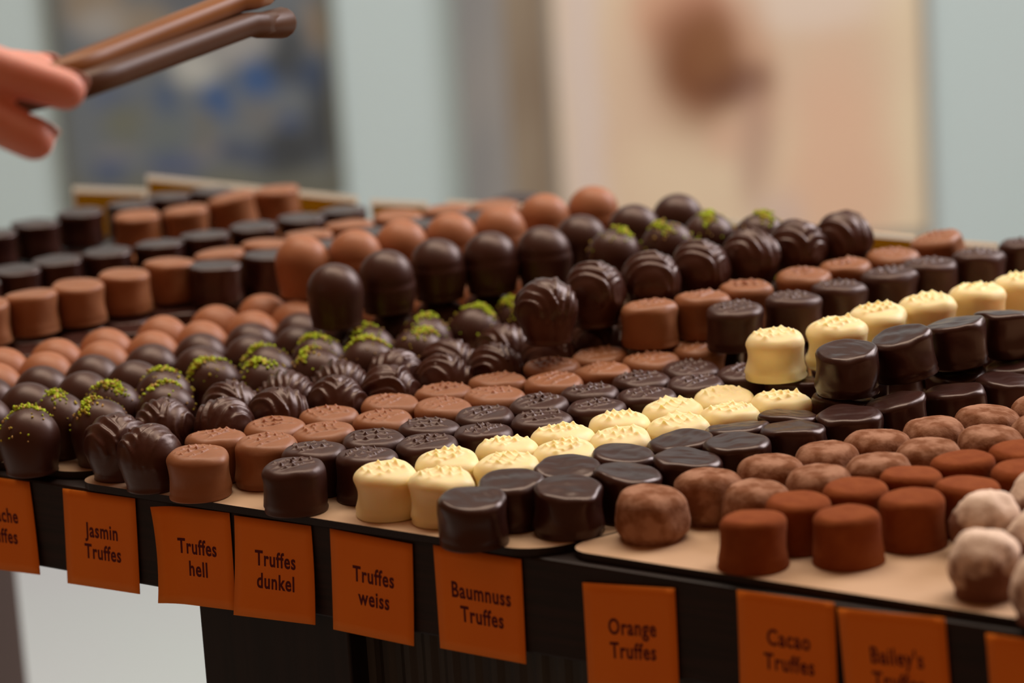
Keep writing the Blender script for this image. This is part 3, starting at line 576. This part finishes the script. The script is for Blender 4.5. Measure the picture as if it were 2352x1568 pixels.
# ------------------------------------------------------------------ cards on the front edge
def text_me(txt, size, sx=.74):
    cu = bpy.data.curves.new('writing', 'FONT'); cu.body = txt; cu.size = size; cu.align_x = 'CENTER'; cu.align_y = 'CENTER'
    cu.offset = size * .023; cu.space_character = 1.1; cu.extrude = .00004; cu.resolution_u = 3
    o = bpy.data.objects.new('writing', cu); C.objects.link(o)
    dg = bpy.context.evaluated_depsgraph_get(); dg.update()
    me = bpy.data.meshes.new_from_object(o.evaluated_get(dg)); bpy.data.objects.remove(o)
    for v in me.vertices: v.co.x *= sx
    return me
CARDS = [
 ('Pistache', 'Truffes', [(-.2904, -.0057), (-.2407, -.0047), (-.2382, -.0499), (-.2883, -.0520)], 0, .0015, 'orange price card reading Pistache Truffes below the pistachio truffles'),
 ('Jasmin', 'Truffes', [(-.2190, -.0054), (-.1731, -.0048), (-.1752, -.0511), (-.2214, -.0521)], 0, .0005, 'orange card reading Jasmin Truffes below the ridged truffles'),
 ('Truffes', 'hell', [(-.1587, -.0056), (-.1158, -.0047), (-.1161, -.0505), (-.1608, -.0524)], 1, .001, 'orange card reading Truffes hell with a curled side, below the milk truffles'),
 ('Truffes', 'dunkel', [(-.1130, -.0055), (-.0685, -.0049), (-.0680, -.0497), (-.1158, -.0519)], 0, .003, 'orange card reading Truffes dunkel below the spiky dark truffles'),
 ('Truffes', 'weiss', [(-.0577, -.0047), (-.0123, -.0060), (-.0147, -.0522), (-.0594, -.0511)], 0, .001, 'orange card reading Truffes weiss below the ivory truffles'),
 ('Baumnuss', 'Truffes', [(-.0009, -.0049), (.0452, -.0053), (.0447, -.0514), (-.0006, -.0511)], 0, .0005, 'orange card reading Baumnuss Truffes below the smooth dark truffles'),
 ('Orange', 'Truffes', [(.0760, -.0112), (.1214, -.0075), (.1213, -.0522), (.0763, -.0571)], 0, .0005, 'orange card reading Orange Truffes below the pale cocoa truffles'),
 ('Cacao', 'Truffes', [(.1511, -.0040), (.1954, -.0032), (.1956, -.0480), (.1506, -.0490)], 0, .0005, 'orange card reading Cacao Truffes below the rusty cocoa truffles'),
 ("Bailey's", 'Truffes', [(.1969, -.0051), (.2437, -.0024), (.2463, -.0477), (.2001, -.0491)], 0, .0005, 'orange card touching the Cacao card, below the sugared truffles'),
 ('', '', [(.2610, -.0060), (.3051, -.0054), (.3068, -.0512), (.2637, -.0517)], 0, .0005, 'orange card at the end of the row of front cards, cut by the picture edge'),
]
for l1, l2, qd, curl, flare, lab in CARDS:
    TLc, TRc, BRc, BLc = qd; n = 10
    def P(u, v, off=0.0):
        s = (TLc[0] * (1 - u) + TRc[0] * u) * (1 - v) + (BLc[0] * (1 - u) + BRc[0] * u) * v
        z = (TLc[1] * (1 - u) + TRc[1] * u) * (1 - v) + (BLc[1] * (1 - u) + BRc[1] * u) * v
        out = .0007 + flare * v * v
        if curl: out += .0055 * max(0, 1 - u / .38) ** 2 * (1 - .45 * v) ; s += .0016 * v * (1 - v) * 4 * max(0, 1 - u / .3)
        return T(s, -out - off, z)
    org = P(.5, 0)
    vs = []
    for off in (0, .00035):
        for i in range(n + 1):
            for j in range(n + 1): vs.append(P(i / n, j / n, off))
    N = (n + 1) ** 2; fs = []
    for i in range(n):
        for j in range(n):
            a = i * (n + 1) + j; b = a + n + 1
            fs += [(a, b, b + 1, a + 1), (N + a, N + a + 1, N + b + 1, N + b)]
    edge = [i * (n + 1) for i in range(n + 1)] + [n * (n + 1) + j for j in range(1, n + 1)] + [i * (n + 1) + n for i in range(n - 1, -1, -1)] + [j for j in range(n - 1, 0, -1)]
    for a, b in zip(edge, edge[1:] + edge[:1]): fs.append((a, b, N + b, N + a))
    t = empty('price_card', org); tag(t, lab, 'card', 'orange cards along the front edge')
    put('card', pymesh('card', vs, fs, True), org, MT['card'], t)
    width = TRc[0] - TLc[0]
    for txt, vv in ((l1, .405), (l2, .63)):
        if not txt: continue
        me = text_me(txt, .0098)
        for v in me.vertices:
            x, y, z = v.co
            uu = .5 + .02 + x / width; v2 = vv - y / .046
            v.co = P(uu, v2, .00037 + .00006 + (z * .5))
        put('lettering', me, org, MT['ink'], t)

# cards standing along the far edge
for (s0, za, s1, zb), lab in (((-.634, .0325, -.5685, .0345), 'short ochre strip card at the far edge, first from the table end'),
                    ((-.567, .0440, -.3935, .0400), 'long tall ochre strip card at the far edge behind the flat milk truffles'),
                    ((-.383, .0388, -.3395, .0398), 'small ochre card standing alone at the far edge'),
                    ((-.3245, .0420, -.2500, .0430), 'ochre card at the far edge half hidden behind milk balls'),
                    ((-.200, .0440, -.0084, .0412), 'long ochre strip card at the far edge behind the ridged truffles'),
                    ((-.0050, .0404, .041, .0403), 'short ochre card at the far edge behind the milk truffle that leans')):
    t = empty('edge_card', T((s0 + s1) / 2, .446, -.0038)); tag(t, lab, 'card', 'ochre cards along the far edge')
    def slab(nm, a, b, zl, zr, q0, q1, m, zb0=-.0038):
        vs = [T(a, q0, zb0), T(b, q0, zb0), T(b, q0, zr), T(a, q0, zl), T(a, q1, zb0), T(b, q1, zb0), T(b, q1, zr), T(a, q1, zl)]
        fs = [(0, 1, 2, 3), (5, 4, 7, 6), (3, 2, 6, 7), (0, 3, 7, 4), (1, 5, 6, 2), (0, 4, 5, 1)]
        put(nm, pymesh(nm, vs, fs, False), tuple(t.location), m, t)
    slab('backing', s0, s1, za, zb, .4452, .4462, MT['acrylic'])
    slab('ochre_panel', s0 + .0016, s1 - .0016, za - .0034, zb - .0034, .4446, .4451, MT['ochre'])

# ------------------------------------------------------------------ hand with tongs
def capsule(bm, a, b, ra, rb, n=14):
    a, b = V(*a), V(*b); d = (b - a); L = d.length; d.normalize()
    x = d.orthogonal().normalized(); y = d.cross(x)
    rings = []
    for k in range(-4, 1): th = k / 4 * math.pi / 2; rings.append((a + d * ra * math.sin(th), ra * math.cos(th)))
    for k in range(0, 5): th = k / 4 * math.pi / 2; rings.append((b + d * rb * math.sin(th), rb * math.cos(th)))
    prev = None
    for c, r in rings:
        r = max(r, 1e-4)
        cur = [bm.verts.new(c + (x * math.cos(2 * math.pi * i / n) + y * math.sin(2 * math.pi * i / n)) * r) for i in range(n)]
        if prev:
            for i in range(n): bm.faces.new((prev[i], prev[(i + 1) % n], cur[(i + 1) % n], cur[i]))
        else: bm.faces.new(cur[::-1])
        prev = cur
    bm.faces.new(prev)
FING = {
 'index': [((-.246, 1.146, .243), .0115), ((-.2125, 1.129, .2375), .0098), ((-.1860, 1.1258, .2272), .0088), ((-.1592, 1.1240, .2172), .0076)],
 'middle': [((-.254, 1.141, .232), .0115), ((-.2140, 1.1235, .2215), .0100), ((-.1900, 1.1215, .2108), .0092), ((-.1720, 1.1195, .2003), .0080)],
 'ring': [((-.260, 1.141, .220), .0108), ((-.2290, 1.1250, .2060), .0095), ((-.2140, 1.1290, .1925), .0086), ((-.2080, 1.1380, .1830), .0074)],
 'little': [((-.266, 1.147, .209), .0095), ((-.2400, 1.1330, .1960), .0082), ((-.2250, 1.1360, .1850), .0073), ((-.2190, 1.1430, .1780), .0064)],
 'thumb': [((-.283, 1.174, .226), .0150), ((-.2480, 1.1790, .2230), .0122), ((-.2080, 1.1710, .2215), .0103), ((-.1740, 1.1600, .2190), .0085)],
}
bm = bmesh.new()
for k, ch in FING.items():
    for (a, ra), (b, rb) in zip(ch, ch[1:]): capsule(bm, a, b, ra, rb)
Wr = (-.325, 1.162, .238)
for k in ('index', 'middle', 'ring', 'little', 'thumb'):
    a, ra = FING[k][0]
    w2 = (Wr[0], Wr[1] + {'thumb': .008}.get(k, 0) + (.004 if k == 'little' else 0), Wr[2] + {'index': .012, 'middle': .006, 'ring': -.004, 'little': -.012, 'thumb': -.004}[k])
    capsule(bm, w2, a, .0185, max(ra, .0125))
capsule(bm, Wr, (-.44, 1.175, .262), .0245, .031); capsule(bm, (-.33, 1.164, .228), (-.44, 1.177, .252), .0225, .031)
capsule(bm, (-.44, 1.175, .258), (-.58, 1.19, .30), .033, .040)
me = bpy.data.meshes.new('hand'); bm.to_mesh(me); bm.free()
ho = bpy.data.objects.new('person', me); C.objects.link(ho)
rm = ho.modifiers.new('skin', 'REMESH'); rm.mode = 'VOXEL'; rm.voxel_size = .0014
sm = ho.modifiers.new('soft', 'SMOOTH'); sm.iterations = 5; sm.factor = .6
dg = bpy.context.evaluated_depsgraph_get(); dg.update()
me2 = bpy.data.meshes.new_from_object(ho.evaluated_get(dg)); ho.modifiers.clear(); ho.data = me2
me2.materials.clear(); me2.materials.append(MT['skin'])
for p in me2.polygons: p.use_smooth = True
tag(ho, 'hand of a person reaching in above the truffles, gripping brown tongs', 'person')
# nails
def nail(tip, prev, upv, r):
    tip, prev = V(*tip), V(*prev); d = (tip - prev).normalized(); n_ = (V(*upv) - d * V(*upv).dot(d)).normalized(); s = d.cross(n_)
    vs, fs = [], []
    for i in range(9):
        for j in range(7):
            u, a = i / 8, (j / 6 - .5) * 1.5
            rr = r * 1.03 - .0007 * abs(2 * u - 1) ** 3
            wd = 1 - .25 * (1 - u) ** 3
            vs.append(tip + d * (-.0065 + .0135 * u - .003 * (abs(a) ** 2) * (1 if u > .5 else -.4) * .6) + (n_ * math.cos(a * wd) + s * math.sin(a * wd)) * rr)
    for i in range(8):
        for j in range(6): fs.append((i * 7 + j, i * 7 + j + 1, i * 7 + j + 8, i * 7 + j + 7))
    o = link(pymesh('fingernail', vs, fs), 'fingernail', ho, MT['nail'])
    so = o.modifiers.new('thick', 'SOLIDIFY'); so.thickness = .0006; so.offset = 0
nail(FING['index'][3][0], FING['index'][2][0], (0, .75, .6), .0077)
nail(FING['middle'][3][0], FING['middle'][2][0], (.8, .45, .25), .0080)
nail(FING['ring'][3][0], FING['ring'][2][0], (-.3, -.6, -.4), .0072)
nail(FING['little'][3][0], FING['little'][2][0], (-.3, -.6, -.4), .0062)
nail(FING['thumb'][3][0], FING['thumb'][2][0], (0, .9, .3), .0086)
bm = bmesh.new()
capsule(bm, (-.50, 1.181, .276), (-.72, 1.21, .345), .050, .058, 28)
link((lambda m_: (bm.to_mesh(m_), bm.free(), m_)[2])(bpy.data.meshes.new('sleeve')), 'sleeve', ho, MT['sleeve'])
for p in ho.children[-1].data.polygons: p.use_smooth = True

# tongs
tg = empty('serving_tongs', (-.1953, 1.1400, .2094)); tag(tg, 'amber brown tongs held in the hand, tips raised over the table', 'tongs')
def arm(name, pts, hh, ww, mk='tongs'):
    vs, fs = [], []
    n = len(pts)
    for i, p in enumerate(pts):
        p = V(*p); d = (V(*pts[min(i + 1, n - 1)]) - V(*pts[max(i - 1, 0)])).normalized()
        sd = V(-d.y, d.x, 0).normalized(); upn = sd.cross(d) * -1
        if upn.z < 0: upn = -upn
        k = 1.0
        for a in range(12):
            t = 2 * math.pi * a / 12
            cx = math.copysign(abs(math.cos(t)) ** .6, math.cos(t)); cy = math.copysign(abs(math.sin(t)) ** .6, math.sin(t))
            vs.append(p + sd * cx * ww * k + upn * cy * hh * k)
    for i in range(n - 1):
        for a in range(12):
            b = (a + 1) % 12; fs.append((i * 12 + a, i * 12 + b, (i + 1) * 12 + b, (i + 1) * 12 + a))
    fs += [tuple(range(11, -1, -1)), tuple((n - 1) * 12 + a for a in range(12))]
    put(name, pymesh(name, vs, fs), tuple(tg.location), MT[mk], tg)
def lerp(a, b, t): return tuple(x * (1 - t) + y * t for x, y in zip(a, b))
J = (-.1990, 1.1430, .2080)
lo0, lo1 = (-.1559, 1.1445, .2158), (-.0932, 1.2987, .2192)
hi0, hi1 = (-.1630, 1.1455, .2215), (-.0975, 1.3016, .2292)
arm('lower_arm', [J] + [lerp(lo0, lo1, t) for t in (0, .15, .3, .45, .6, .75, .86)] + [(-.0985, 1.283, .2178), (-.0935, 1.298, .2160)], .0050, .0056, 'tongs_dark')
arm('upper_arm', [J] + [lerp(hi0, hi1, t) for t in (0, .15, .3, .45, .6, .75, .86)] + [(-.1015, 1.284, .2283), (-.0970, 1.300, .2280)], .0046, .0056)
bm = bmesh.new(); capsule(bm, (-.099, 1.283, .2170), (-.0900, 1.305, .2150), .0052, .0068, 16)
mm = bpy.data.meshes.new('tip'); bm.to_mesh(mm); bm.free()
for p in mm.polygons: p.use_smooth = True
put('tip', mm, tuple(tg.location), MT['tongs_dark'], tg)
bm = bmesh.new(); capsule(bm, (-.102, 1.284, .2290), (-.0955, 1.303, .2290), .0042, .0056, 16)
mm = bpy.data.meshes.new('tip'); bm.to_mesh(mm); bm.free()
for p in mm.polygons: p.use_smooth = True
put('tip', mm, tuple(tg.location), MT['tongs_dark'], tg)
bm = bmesh.new(); capsule(bm, lerp(J, lo0, -.05), lerp(J, lo0, .12), .0052, .0052, 16)
mm = bpy.data.meshes.new('hinge'); bm.to_mesh(mm); bm.free()
put('hinge', mm, tuple(tg.location), MT['tongs'], tg)
